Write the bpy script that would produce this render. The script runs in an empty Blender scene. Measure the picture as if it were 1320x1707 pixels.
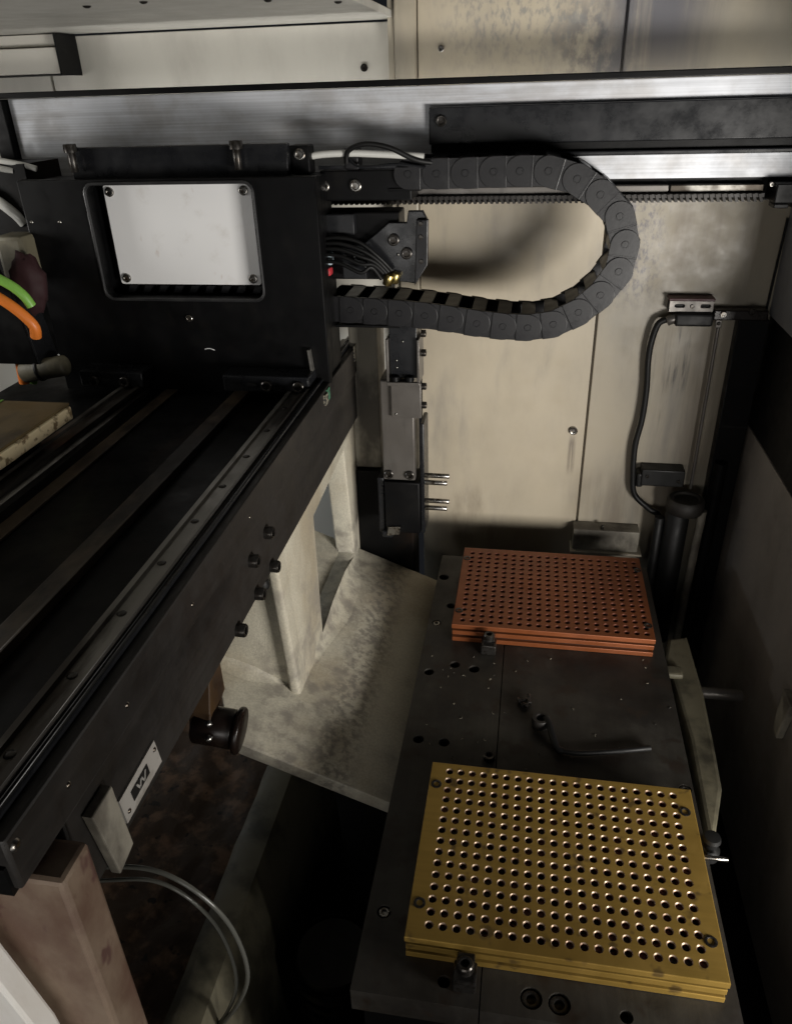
import bpy, bmesh, math, random
from mathutils import Vector, Matrix, Quaternion
random.seed(7)
S = 0.001                      # everything below is written in millimetres
sc = bpy.context.scene
col = sc.collection

# ------------------------------------------------------------------ camera, world, lamps, exposure
a, b, c = math.radians(10.41488443), math.radians(29.02091763), math.radians(-1.87390117)
fw = Vector((-math.sin(a)*math.cos(b), math.cos(a)*math.cos(b), -math.sin(b)))
r0 = Vector((math.cos(a), math.sin(a), 0)); u0 = r0.cross(fw)
rv = r0*math.cos(c) + u0*math.sin(c); uv = -r0*math.sin(c) + u0*math.cos(c)
cam = bpy.data.objects.new('camera', bpy.data.cameras.new('camera')); col.objects.link(cam)
cam.matrix_world = Matrix(((rv.x, uv.x, -fw.x, 0), (rv.y, uv.y, -fw.y, 0), (rv.z, uv.z, -fw.z, .58266), (0, 0, 0, 1)))
cam.data.sensor_fit = 'VERTICAL'; cam.data.sensor_height = 36
cam.data.lens = 36*1273.675/1707
cam.data.clip_start = 0.01; cam.data.clip_end = 50
sc.camera = cam
w = bpy.data.worlds.new('World'); sc.world = w; w.use_nodes = True
w.node_tree.nodes['Background'].inputs[0].default_value = (.80, .86, 1, 1)
w.node_tree.nodes['Background'].inputs[1].default_value = .010
def lamp(name, loc, target, sx, sy, watts, colr):
    d = bpy.data.lights.new(name, 'AREA'); d.shape = 'RECTANGLE'; d.size = sx*S; d.size_y = sy*S
    d.energy = watts; d.color = colr
    o = bpy.data.objects.new(name, d); col.objects.link(o); o.location = Vector(loc)*S
    o.rotation_euler = (Vector(target)-Vector(loc)).to_track_quat('-Z', 'Y').to_euler()
    return o
lamp('doorway_light', (650, 0, 150), (-60, 900, 200), 560, 190, 21.5, (1, .96, .90))
lamp('front_fill', (-120, -500, 190), (-140, 1000, 280), 700, 240, 2.0, (1, .97, .93))  # added fill lamp for soft ambient light from the front opening
lamp('beam_top_fill', (-130, 1016, 552), (-130, 1050, 602), 900, 14, .36, (1, .98, .94))  # unseen lamp added behind the beam to brighten the upper panels
lamp('bay_light', (-900, 640, 470), (-540, 800, 330), 120, 120, .9, (1, .97, .92))
lamp('rear_panel_fill', (-640, 760, 150), (-300, 1090, 90), 120, 60, .5, (.88, .95, 1))  # unseen lamp added to light the rear panel behind the casting window
sc.view_settings.view_transform = 'Standard'; sc.view_settings.look = 'None'
sc.view_settings.exposure = 0; sc.view_settings.gamma = 1

# ------------------------------------------------------------------ materials
def N(nt, t, **kw):
    n = nt.nodes.new(t)
    for k, v in kw.items():
        if k in n.inputs: n.inputs[k].default_value = v
        else: setattr(n, k, v)
    return n
def material(name, base, rough=.5, metal=0, dirt=None, dirt_scale=(20, 20, 20), dirt_lo=.45, dirt_hi=.65, bump=0, bump_scale=300,
             grain=0, grain_scale=(5, 5, 400), rvar=.12, spots=None, spot_scale=60, spot_lo=.62, spot_hi=.72, second=None, second_scale=(3, 3, 3), second_lo=.4, second_hi=.7, spec=.5, aniso=0, stains=()):
    m = bpy.data.materials.new(name); m.use_nodes = True; nt = m.node_tree; L = nt.links
    p = nt.nodes['Principled BSDF']; p.inputs['Metallic'].default_value = metal; p.inputs['Roughness'].default_value = rough
    p.inputs['Specular IOR Level'].default_value = spec
    if aniso: p.inputs['Anisotropic'].default_value = aniso
    tc = N(nt, 'ShaderNodeTexCoord')
    def noise(scale, detail=6, sc_=1.0, rgh=.6):
        mp = N(nt, 'ShaderNodeMapping'); L.new(tc.outputs['Object'], mp.inputs[0])
        mp.inputs['Scale'].default_value = scale if not isinstance(scale, (int, float)) else (scale,)*3
        mp.inputs['Location'].default_value = (random.random()*5, random.random()*5, random.random()*5)
        nz = N(nt, 'ShaderNodeTexNoise', Scale=sc_, Detail=detail, Roughness=rgh); L.new(mp.outputs[0], nz.inputs['Vector'])
        return nz.outputs[0]
    def ramp(src, lo, hi):
        r = N(nt, 'ShaderNodeMapRange'); r.interpolation_type = 'SMOOTHSTEP'
        r.inputs['From Min'].default_value = lo; r.inputs['From Max'].default_value = hi; L.new(src, r.inputs['Value']); return r.outputs[0]
    def mix(fac, c1, c2):
        x = N(nt, 'ShaderNodeMix', data_type='RGBA'); L.new(fac, x.inputs[0])
        for i, cc in ((6, c1), (7, c2)):
            if isinstance(cc, tuple): x.inputs[i].default_value = (*cc, 1)
            else: L.new(cc, x.inputs[i])
        return x.outputs[2]
    cur = base
    if second: cur = mix(ramp(noise(second_scale), second_lo, second_hi), cur, second)
    if grain:
        g = ramp(noise(grain_scale, 3), .3, .7)
        dark = tuple(v*(1-grain) for v in base)
        if isinstance(cur, tuple): cur = mix(g, dark, cur)
        else:
            gg = mix(g, (1-grain,)*3, (1.0,)*3)
            x = N(nt, 'ShaderNodeMix', data_type='RGBA', blend_type='MULTIPLY'); x.inputs[0].default_value = 1
            L.new(cur, x.inputs[6]); L.new(gg, x.inputs[7]); cur = x.outputs[2]
    if dirt: cur = mix(ramp(noise(dirt_scale, 8), dirt_lo, dirt_hi), cur, dirt)
    if stains:
        sx = N(nt, 'ShaderNodeSeparateXYZ'); L.new(tc.outputs['Object'], sx.inputs[0])
        def math_(op, a_, b_=None):
            n = N(nt, 'ShaderNodeMath', operation=op)
            for i_, v_ in ((0, a_), (1, b_)):
                if v_ is None: continue
                if isinstance(v_, (int, float)): n.inputs[i_].default_value = v_
                else: L.new(v_, n.inputs[i_])
            return n.outputs[0]
        for cx, hw, z0, z1, colr, amount, nscale, lo, hi in stains:
            dx = math_('ABSOLUTE', math_('SUBTRACT', sx.outputs[0], cx)); fx = math_('SUBTRACT', 1.0, ramp(dx, hw*.25, hw))
            soft = (z1-z0)*.3
            fz = math_('MULTIPLY', ramp(sx.outputs[2], z0, z0+soft), math_('SUBTRACT', 1.0, ramp(sx.outputs[2], z1-soft, z1)))
            k = math_('MULTIPLY', math_('MULTIPLY', fx, fz), math_('MULTIPLY', ramp(noise(nscale, 7), lo, hi), amount))
            cur = mix(k, cur, colr)
    if spots: cur = mix(ramp(noise(spot_scale, 2), spot_lo, spot_hi), cur, spots)
    if isinstance(cur, tuple): p.inputs['Base Color'].default_value = (*cur, 1)
    else: L.new(cur, p.inputs['Base Color'])
    if rvar:
        r = N(nt, 'ShaderNodeMapRange'); L.new(noise(35, 5), r.inputs['Value'])
        r.inputs['From Min'].default_value = .3; r.inputs['From Max'].default_value = .7
        r.inputs['To Min'].default_value = max(.03, rough-rvar); r.inputs['To Max'].default_value = min(1, rough+rvar)
        L.new(r.outputs[0], p.inputs['Roughness'])
    if bump:
        bn = N(nt, 'ShaderNodeBump', Strength=bump, Distance=.001); L.new(noise(bump_scale, 5), bn.inputs['Height']); L.new(bn.outputs[0], p.inputs['Normal'])
    return m
M = {}
# stains, plus one painted shading streak, in panel coordinates: centre x, half width, from z, to z, colour, amount, noise scale, noise range
def WX(x): return (x-60)*S
def WZ(z): return (z+330)*S
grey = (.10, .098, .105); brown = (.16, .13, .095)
STAINS_AND_SHADE = [(WX(118), .085, WZ(540), WZ(900), (.085, .085, .10), .95, (30, 30, 2.2), .30, .52), (WX(60), .07, WZ(560), WZ(680), grey, .8, (45, 45, 30), .40, .58),
          (WX(-20), .14, WZ(560), WZ(900), (.2, .2, .19), .75, (170, 170, 90), .45, .65), (WX(128), .05, WZ(300), WZ(500), (.14, .13, .14), .9, (230, 230, 120), .42, .66),
          (WX(205), .02, WZ(190), WZ(308), (.05, .045, .04), .95, (120, 120, 9), .46, .58), (WX(182), .02, WZ(120), WZ(300), (.09, .08, .07), .6, (90, 90, 6), .48, .66),
          (WX(250), .06, WZ(20), WZ(330), brown, .75, (30, 30, 2), .38, .62), (WX(72), .007, WZ(60), WZ(138), (.12, .1, .08), .8, (200, 200, 10), .4, .6),  # first entry is shading painted into the colour as a brown streak
          (WX(-60), .10, WZ(-90), WZ(60), brown, .5, (24, 24, 8), .42, .65), (WX(160), .12, WZ(-60), WZ(90), brown, .6, (24, 24, 4), .42, .65), (WX(210), .07, WZ(330), WZ(520), brown, .55, (30, 30, 2.5), .40, .66)]
M['wall'] = material('cream_enamel', (.425, .372, .282), .42, 0, (.27, .245, .205), (26, 26, 7), .48, .85, .06, 200, second=(.36, .315, .24), second_scale=(7, 7, 4), stains=STAINS_AND_SHADE)
M['wall2'] = material('grimy_cream_enamel', (.355, .312, .238), .46, 0, (.21, .19, .16), (26, 26, 4), .46, .8, .08, 200, second=(.28, .255, .205), second_scale=(8, 8, 4), stains=STAINS_AND_SHADE)
M['white'] = material('off_white_enamel', (.56, .54, .485), .42, 0, (.42, .40, .36), (7, 7, 3), .5, .75, .05, 200)
M['ceil'] = material('white_ceiling_sheet', (.42, .41, .375), .5, 0, (.31, .30, .27), (5, 9, 3), .45, .75)
M['alu'] = material('brushed_aluminium', (.63, .65, .69), .58, .3, (.34, .33, .33), (7, 60, 60), .5, .8, .06, (4, 200, 900), grain=.2, grain_scale=(3, 200, 520), second=(.50, .50, .51), second_scale=(22, 30, 30))
M['steel'] = material('ground_steel', (.24, .23, .21), .42, .8, (.04, .033, .026), (18, 4, 18), .42, .6, .05, 200)
M['darksteel'] = material('dull_dark_steel', (.025, .0215, .0185), .55, .2, (.010, .0085, .0075), (24, 5, 24), .42, .68, .12, 240, grain=.25, grain_scale=(300, 5, 300))
M['column'] = material('grey_bronze_cover', (.125, .115, .105), .38, .45, (.07, .065, .06), (60, 60, 8), .5, .8, .06, 250)
M['black'] = material('black_anodised', (.0028, .0028, .0031), .45, 0, (.006, .0056, .0052), (30, 30, 30), .5, .75, .06, 300, spec=.16)
M['satin'] = material('black_satin_cover', (.009, .0095, .011), .3, 0, (.013, .0135, .015), (4, 90, 90), .45, .75, .05, 200, spec=.4)
M['chain'] = material('black_nylon', (.0062, .006, .007), .38, 0, (.016, .0155, .016), (60, 60, 60), .5, .75, .12, 500, spec=.4)
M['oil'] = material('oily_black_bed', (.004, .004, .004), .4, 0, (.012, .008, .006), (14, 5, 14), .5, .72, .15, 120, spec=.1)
M['bolt'] = material('blackened_bolt', (.06, .056, .052), .32, .8, (.03, .025, .02), (200, 200, 200), .45, .65)
M['brightbolt'] = material('zinc_bolt', (.35, .34, .32), .3, 1, (.12, .1, .08), (200, 200, 200), .45, .65)
M['cast'] = material('painted_casting', (.56, .525, .425), .5, 0, (.30, .27, .225), (22, 22, 22), .48, .78, .5, 420, grain=.2, grain_scale=(420, 420, 420), second=(.41, .355, .26), second_scale=(9, 9, 4), stains=[(.0, .075, -.05, .16, (.21, .19, .165), .75, (48, 48, 48), .42, .66), (.05, .035, -.02, .09, (.17, .155, .135), .75, (120, 120, 120), .42, .60)])
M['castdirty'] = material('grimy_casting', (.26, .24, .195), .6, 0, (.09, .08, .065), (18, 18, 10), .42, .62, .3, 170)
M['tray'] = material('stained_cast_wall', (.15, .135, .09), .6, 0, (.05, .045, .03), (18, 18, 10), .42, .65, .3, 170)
M['table'] = material('oily_steel_table', (.028, .0245, .020), .55, .2, (.011, .009, .007), (11, 11, 11), .42, .66, .12, 260, spots=(.018, .012, .008), spot_scale=(40, 40, 40), spot_lo=.54, spot_hi=.7, grain=.2, grain_scale=(200, 6, 200), second=(.042, .039, .032), second_scale=(10, 10, 10), second_lo=.45, second_hi=.65)
M['gold'] = material('gold_anodised', (.36, .228, .052), .42, .55, (.26, .16, .035), (9, 9, 9), .42, .75, .05, 400, grain=.12, grain_scale=(6, 260, 6), spots=(.15, .095, .03), spot_scale=(55, 55, 55), spot_lo=.60, spot_hi=.72)
M['red'] = material('orange_red_anodised', (.205, .060, .0185), .45, .45, (.125, .036, .013), (8, 8, 8), .40, .72, .05, 400, grain=.14, grain_scale=(6, 260, 6))
M['rim'] = material('worn_black_rim', (.016, .016, .017), .42, 0, (.03, .03, .03), (40, 40, 40), .5, .7)
M['bare'] = material('bare_drilled_rim', (.30, .225, .165), .5, .7, (.12, .075, .05), (110, 110, 110), .45, .65)
M['hole'] = material('rusty_hole_lining', (.15, .055, .032), .5, .2)
M['holedark'] = material('dark_hole_lining', (.03, .018, .012), .5)
M['barered'] = material('worn_red_rim', (.10, .026, .012), .5, .3)
M['postwhite'] = material('white_flange_paint', (.80, .78, .74), .5, 0, (.62, .58, .52), (20, 20, 6), .5, .8)
M['label'] = material('white_cover_plate', (.80, .80, .80), .45, 0, (.62, .60, .57), (24, 24, 24), .55, .78, spots=(.62, .56, .52), spot_scale=(70, 70, 35), spot_lo=.66, spot_hi=.78)
M['rust'] = material('rusty_sludge_floor', (.05, .032, .02), .6, 0, (.15, .09, .055), (34, 34, 34), .48, .66, 1, 90, spec=.15, spots=(.015, .012, .01), spot_scale=(70, 70, 70), spot_lo=.62, spot_hi=.7)
M['rustpost'] = material('rust_streaked_paint', (.23, .17, .12), .6, 0, (.12, .068, .046), (13, 13, 8), .40, .66, .25, 150, spots=(.1, .05, .04), spot_scale=(70, 70, 40), spot_lo=.62, spot_hi=.72)
M['brownstrip'] = material('rusted_steel_strip', (.085, .062, .04), .5, .3, (.012, .009, .007), (14, 6, 14), .40, .6, .15, 150)
M['hosewhite'] = material('clear_white_tube', (.55, .55, .52), .28)
M['hoseclear'] = material('cloudy_clear_tube', (.10, .10, .088), .18, 0, rvar=.05)
M['hosegreen'] = material('green_cable_sheath', (.22, .48, .08), .4)
M['hoseorange'] = material('orange_cable_sheath', (.80, .22, .035), .4)
M['rubber'] = material('black_rubber', (.006, .006, .006), .5, bump=.1, spec=.3)
M['cloth'] = material('dark_red_cloth', (.022, .003, .0045), .8, bump=.4, bump_scale=90)
M['brass'] = material('brass_fitting', (.5, .40, .16), .3, 1)
M['board'] = material('brown_board_face', (.14, .10, .045), .5, 0, (.05, .035, .015), (30, 12, 30), .42, .62, .1, 200)
M['boardedge'] = material('chipped_board_edge', (.72, .60, .38), .7, 0, (.2, .14, .07), (90, 90, 90), .5, .62, .5, 180)
M['green'] = material('green_tag', (.05, .16, .09), .5, 0, (.02, .03, .02), (200, 200, 200), .5, .6)
M['speck'] = material('speckled_swarf', (.22, .2, .15), .6, 0, (.02, .02, .02), (260, 260, 260), .48, .55, .6, 300)
M['panel'] = material('brown_door_panel', (.20, .178, .158), .45, 0, (.13, .115, .10), (6, 6, 3), .45, .7)
M['greypanel'] = material('grey_door_frame', (.20, .205, .225), .5, 0, (.13, .13, .14), (8, 8, 4), .45, .7)
M['seal'] = material('dark_red_seal', (.055, .012, .014), .5)
M['barrel'] = material('brown_lacquered_metal', (.010, .006, .0045), .3, .1)
M['ochre'] = material('ochre_bracket', (.05, .026, .009), .5, 0, (.025, .013, .006), (30, 30, 30), .45, .65)
M['plate'] = material('silver_nameplate', (.42, .40, .37), .45, .2, (.3, .28, .25), (60, 60, 60), .5, .7)
M['blackink'] = material('black_print', (.006, .006, .006), .5, rvar=0)
M['whiteink'] = material('grey_print', (.3, .29, .27), .5, rvar=0)
M['blue'] = material('pale_blue_connector', (.42, .5, .55), .4)
M['redpl'] = material('red_connector', (.5, .04, .05), .4)

# ------------------------------------------------------------------ builders
ORG = {}
def axis_q(d): return Vector((0, 0, 1)).rotation_difference(Vector(d).normalized())
class MB:
    def __init__(s): s.bm = bmesh.new(); s.round = False
    def box(s, x0, x1, y0, y1, z0, z1, rot=None, bev=0):
        m = Matrix.Translation(((x0+x1)/2, (y0+y1)/2, (z0+z1)/2))
        if rot: m = m @ rot.to_4x4()
        m = m @ Matrix.Diagonal((x1-x0, y1-y0, z1-z0, 1))
        r = bmesh.ops.create_cube(s.bm, size=1, matrix=m)
        if bev:
            es = {e for v in r['verts'] for e in v.link_edges}
            bmesh.ops.bevel(s.bm, geom=list(es), offset=bev, segments=2, affect='EDGES', profile=.5)
        return s
    def prism(s, pts, ax, lo, hi, bev=0):
        def P(p, h):
            return {0: (h, p[0], p[1]), 1: (p[0], h, p[1]), 2: (p[0], p[1], h)}[ax]
        A = [s.bm.verts.new(P(p, lo)) for p in pts]; B = [s.bm.verts.new(P(p, hi)) for p in pts]
        n = len(pts); fs = [s.bm.faces.new(A), s.bm.faces.new(B[::-1])]
        for i in range(n): fs.append(s.bm.faces.new((A[i], B[i], B[(i+1) % n], A[(i+1) % n])))
        bmesh.ops.recalc_face_normals(s.bm, faces=fs)
        if bev:
            es = {e for f in fs[:2] for e in f.edges}
            bmesh.ops.bevel(s.bm, geom=list(es), offset=bev, segments=2, affect='EDGES', profile=.5)
        return s
    def sheet(s, pts3):
        s.bm.faces.new([s.bm.verts.new(p) for p in pts3]); return s
    def lathe(s, cen, d, prof, n=16):
        s.round = True; q = axis_q(d); cen = Vector(cen); rings = []
        for r, h in prof:
            if r <= 1e-6: rings.append([s.bm.verts.new(cen + q @ Vector((0, 0, h)))])
            else: rings.append([s.bm.verts.new(cen + q @ Vector((r*math.cos(2*math.pi*i/n), r*math.sin(2*math.pi*i/n), h))) for i in range(n)])
        fs = []
        for A, B in zip(rings, rings[1:]):
            for i in range(n):
                j = (i+1) % n
                vs = [A[i % len(A)], A[j % len(A)], B[j % len(B)], B[i % len(B)]]
                u = []
                for v in vs:
                    if v not in u: u.append(v)
                if len(u) > 2: fs.append(s.bm.faces.new(u))
        bmesh.ops.recalc_face_normals(s.bm, faces=fs)
        return s
    def cyl(s, cen, d, r, h, n=20, ch=.6):
        return s.lathe(cen, d, [(0, 0), (r-ch, 0), (r, ch), (r, h-ch), (r-ch, h), (0, h)], n)
    def tube(s, path, r, n=8, sub=6):
        s.round = True; P = [Vector(p) for p in path]
        if sub > 1 and len(P) > 2:
            Q = []
            for i in range(len(P)-1):
                p0 = P[max(i-1, 0)]; p1 = P[i]; p2 = P[i+1]; p3 = P[min(i+2, len(P)-1)]
                for k in range(sub):
                    t = k/sub
                    Q.append(.5*((2*p1)+(p2-p0)*t+(2*p0-5*p1+4*p2-p3)*t*t+(-p0+3*p1-3*p2+p3)*t**3))
            P = Q + [P[-1]]
        rings = []; up = None
        for i, p in enumerate(P):
            t = (P[min(i+1, len(P)-1)]-P[max(i-1, 0)]).normalized()
            if up is None: up = t.orthogonal().normalized()
            up = (up - t*up.dot(t)).normalized(); sd = t.cross(up)
            rings.append([s.bm.verts.new(p + (up*math.cos(2*math.pi*k/n)+sd*math.sin(2*math.pi*k/n))*r) for k in range(n)])
        fs = []
        for A, B in zip(rings, rings[1:]):
            for k in range(n): fs.append(s.bm.faces.new((A[k], A[(k+1) % n], B[(k+1) % n], B[k])))
        fs.append(s.bm.faces.new(rings[0][::-1])); fs.append(s.bm.faces.new(rings[-1]))
        bmesh.ops.recalc_face_normals(s.bm, faces=fs)
        return s
    def build(s, name, mat, parent=None, org=None, bev=0, seg=2, cut=None, ang=None):
        if ang is None: ang = 50 if s.round else 20
        if parent is not None: o0 = ORG[parent]
        elif org is not None: o0 = Vector(org)
        else:
            xs = [v.co for v in s.bm.verts]
            o0 = Vector(((min(v.x for v in xs)+max(v.x for v in xs))/2, (min(v.y for v in xs)+max(v.y for v in xs))/2, min(v.z for v in xs)))
        me = bpy.data.meshes.new(name)
        for v in s.bm.verts: v.co = (v.co - o0)*S
        s.bm.to_mesh(me); s.bm.free()
        o = bpy.data.objects.new(name, me); col.objects.link(o)
        ORG[o] = o0
        if cut is not None:
            for v in cut.bm.verts: v.co = (v.co - o0)*S
            cm = bpy.data.meshes.new('cutter'); cut.bm.to_mesh(cm); cut.bm.free()
            co = bpy.data.objects.new('cutter', cm); col.objects.link(co)
            md = o.modifiers.new('cut', 'BOOLEAN'); md.object = co; md.operation = 'DIFFERENCE'; md.solver = 'EXACT'
            dg = bpy.context.evaluated_depsgraph_get(); dg.update()
            nm = bpy.data.meshes.new_from_object(o.evaluated_get(dg)); nm.name = name
            o.modifiers.clear(); o.data = nm; bpy.data.objects.remove(co); me = nm
        if bev:
            bm = bmesh.new(); bm.from_mesh(me)
            es = [e for e in bm.edges if len(e.link_faces) == 2 and e.calc_face_angle(0) > .6]
            bmesh.ops.bevel(bm, geom=es, offset=bev*S, segments=seg, affect='EDGES', profile=.5, clamp_overlap=True)
            bm.to_mesh(me); bm.free()
        if mat: me.materials.append(M[mat])
        for p in me.polygons: p.use_smooth = True
        me.set_sharp_from_angle(angle=math.radians(ang))
        if parent is not None: o.parent = parent
        else: o.location = o0*S
        return o
def props(o, label=None, cat=None, group=None, kind=None):
    if label: o['label'] = label
    if cat: o['category'] = cat
    if group: o['group'] = group
    if kind: o['kind'] = kind
    return o
def thing(name, label, cat, org, group=None, kind=None):
    o = bpy.data.objects.new(name, None); o.empty_display_size = .02; col.objects.link(o)
    o.location = Vector(org)*S; ORG[o] = Vector(org)
    return props(o, label, cat, group, kind)
def tag(o, label, cat, group=None): return props(o, label, cat, group)
BOLT = {}
def bolt(parent, loc, d, r=5, h=5, mat='bolt', name='bolt', socket=True):
    key = (r, h, mat, name, socket)
    if key not in BOLT:
        m = MB()
        if socket: m.lathe((0, 0, 0), (0, 0, 1), [(0, h*.45), (r*.52, h*.45), (r*.55, h-.2), (r*.6, h), (r*.86, h), (r, h*.85), (r, 0)], 14)
        else: m.lathe((0, 0, 0), (0, 0, 1), [(0, h), (r*.4, h*.95), (r*.8, h*.6), (r, 0)], 14)
        bm = m.bm; me = bpy.data.meshes.new(name)
        for v in bm.verts: v.co *= S
        bm.to_mesh(me); bm.free(); me.materials.append(M[mat])
        for p in me.polygons: p.use_smooth = True
        me.set_sharp_from_angle(angle=.6)
        BOLT[key] = me
    o = bpy.data.objects.new(name, BOLT[key]); col.objects.link(o)
    o.parent = parent; o.location = (Vector(loc)-ORG[parent])*S
    o.rotation_mode = 'QUATERNION'; o.rotation_quaternion = axis_q(d)
    ORG[o] = ORG[parent]
    return o
FRONT = (0, -1, 0); RIGHT = (1, 0, 0); UP = (0, 0, 1)
def rrect(x0, x1, z0, z1, r, n=5):
    pts = []
    for cx, cz, s0 in ((x1-r, z1-r, 0), (x0+r, z1-r, 90), (x0+r, z0+r, 180), (x1-r, z0+r, 270)):
        for k in range(n+1):
            t = math.radians(s0 + 90*k/n); pts.append((cx+r*math.cos(t), cz+r*math.sin(t)))
    return pts

# ------------------------------------------------------------------ enclosure (the setting)
bw = thing('back_wall', None, None, (60, 1060, -330), kind='structure')
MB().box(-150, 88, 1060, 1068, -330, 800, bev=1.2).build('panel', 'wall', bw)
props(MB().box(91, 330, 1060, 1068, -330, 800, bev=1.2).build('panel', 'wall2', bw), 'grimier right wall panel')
MB().box(-150, 330, 1069, 1080, -330, 800).build('backing', 'wall2', bw)
props(MB().box(-178, -151, 1056, 1068, 240, 800, bev=2.5).build('corner_flange', 'wall2', bw), 'chipped pale flange at the left of the wall')
bolt(bw, (72, 1060, 138.5), FRONT, 6, 5, 'brightbolt', 'screw')
bolt(bw, (-122, 1060, 622), FRONT, 3.5, 2.5, 'brightbolt', 'screw')
rp = thing('rear_panel', None, None, (-400, 1090, -330), kind='structure')
MB().box(-650, -180, 1090, 1097, -330, 654, bev=1).build('panel', 'white', rp)
MB().box(-1100, -653, 1090, 1097, -330, 654, bev=1).build('panel', 'white', rp)
MB().box(-186, -179, 1062, 1089, -330, 800).build('return_edge', 'wall2', rp)
bolt(rp, (-222, 1090, 606), FRONT, 4.5, 4, 'bolt', 'screw')
ce = thing('ceiling', None, None, (-450, 800, 656), kind='structure')
MB().box(-1100, -181, 300, 1089, 656, 664, bev=1).build('panel', 'ceil', ce, cut=None)
for x, y in ((-413, 775), (-353, 765), (-250.6, 804), (-196, 850)): bolt(ce, (x, y, 656), (0, 0, -1), 4, 2, 'bolt', 'screw', False)
fl = thing('floor', None, None, (0, 600, -330), kind='structure')
MB().box(-900, 500, 100, 1089, -340, -330).build('base_sheet', 'oil', fl)
sl = bmesh.new()
bmesh.ops.create_grid(sl, x_segments=70, y_segments=70, size=1)
from mathutils import noise as mnoise
for v in sl.verts:
    x, y = -520+v.co.x*250, 520+v.co.y*330
    v.co = (x, y, -138 + 9*mnoise.noise((x*.02, y*.02, 3)) + 4*mnoise.noise((x*.09, y*.09, 8)))
m = MB(); m.bm.free(); m.bm = sl
props(m.build('rusty_sludge', 'rust', None, ang=80), kind='structure')

# upper left light cover
t = thing('roller_cover', 'stepped pale housing in the upper left corner above the grey beam', 'housing', (-720, 1040, 612))
MB().box(-900, -606, 1040, 1085, 611, 640, bev=1.5).build('lower_step', 'white', t)
MB().box(-900, -609, 1052, 1085, 641.5, 655, bev=1).build('upper_step', 'white', t)
MB().box(-605.5, -603, 1036, 1086, 609, 655).build('end_plate', 'black', t)
MB().box(-900, -606, 1041, 1085, 609.5, 610.6).build('seal_strip', 'black', t)

# right hand side: sill panel, dark door leaf, upper frame
rs = thing('right_wall', None, None, (310, 800, -330), kind='structure')
MB().prism([(430, -330), (1059, -330), (1059, 160), (735, 160), (660, 15), (430, 15)], 0, 306, 316, bev=1).build('sill_panel', 'panel', rs)
MB().prism([(820, 311), (1059, 311), (1059, 450), (1059, 800), (820, 800)], 0, 306, 318, bev=1.5).build('upper_frame', 'greypanel', rs)
MB().box(308, 316, 700, 1059, 160.5, 310.5).build('door_leaf', 'black', rs)
MB().box(306, 316, -40, 190, -330, 800, bev=1).build('jamb_blocker', 'panel', rs)  # unseen jamb added to keep the key light off the near bed
MB().box(266, 303, 1040, 1059, -330, 309, bev=1).build('corner_post', 'black', rs)
MB().tube([(300.5, 1054, 313), (303.5, 1054, 430)], 1.6, 8).build('edge_trim', 'black', rs)
MB().prism([(684, -66), (700, -62), (700, -8), (672, -8)], 0, 297, 305.8, bev=2).build('catch_lug', 'castdirty', rs)
props(MB().box(-900, 500, 100, 110, -330, -20).build('front_wall_blocker', 'panel'), kind='structure')  # unseen panel added to block low front light from the tray wall

# ------------------------------------------------------------------ main cross beam
bt = thing('cross_beam', 'long brushed aluminium beam across the top with black cover bar', 'beam', (-100, 990, 461))
MB().box(-638, 460, 960, 1000, 486, 584, bev=1).build('beam_body', 'alu', bt)
MB().box(-660, 460, 957, 1000, 584.4, 591, bev=1).build('top_seal', 'black', bt)
MB().box(-660, -639, 950, 1000, 480, 584, bev=2).build('end_cap', 'black', bt)
cp = MB().box(-123, 460, 951, 959.6, 525, 563, bev=1.2).build('cover_bar', 'satin', bt)
MB().box(-121, 460, 954, 959.6, 516.6, 524.6).build('groove', 'black', cp)
MB().box(-121, 460, 947, 959.6, 511, 516.2, bev=1.6).build('lip', 'satin', cp)
bolt(cp, (-109, 951, 549), FRONT, 6, 4, 'bolt')
MB().box(-640, 460, 975, 1000, 461, 485.6).build('under_plate', 'black', bt)
MB().box(147, 246, 962, 974.6, 471, 479, bev=1).build('guide_rail', 'steel', bt)
props(MB().box(-260, 145.5, 962, 974.6, 471, 479, bev=1).build('guide_rail', 'column', bt), 'dirty section of the guide rail')
rk = MB().box(-262, 246, 954, 974, 466.5, 470.4).build('gear_rack', 'darksteel', bt)
tm = MB(); x = -260
while x < 240:
    vs = [(x, 952, 470), (x+3, 952, 470), (x+6, 952, 462), (x+3, 952, 462)]
    tm.prism([(p[0], p[2]) for p in vs], 1, 952, 973); x += 6.4
props(tm.build('teeth', 'darksteel', rk), kind='stuff')
eb = MB().box(252, 300, 935, 974, 462, 482, bev=1.5).build('end_stop', 'black', bt)
MB().box(253, 268, 936, 960, 457, 461.6, bev=1).build('stop_foot', 'black', eb)
MB().box(272, 298, 936, 960, 457, 461.6, bev=1).build('stop_foot', 'black', eb)
bolt(eb, (249.5, 950, 480), FRONT, 2.5, 5, 'brightbolt', 'pin')

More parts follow.
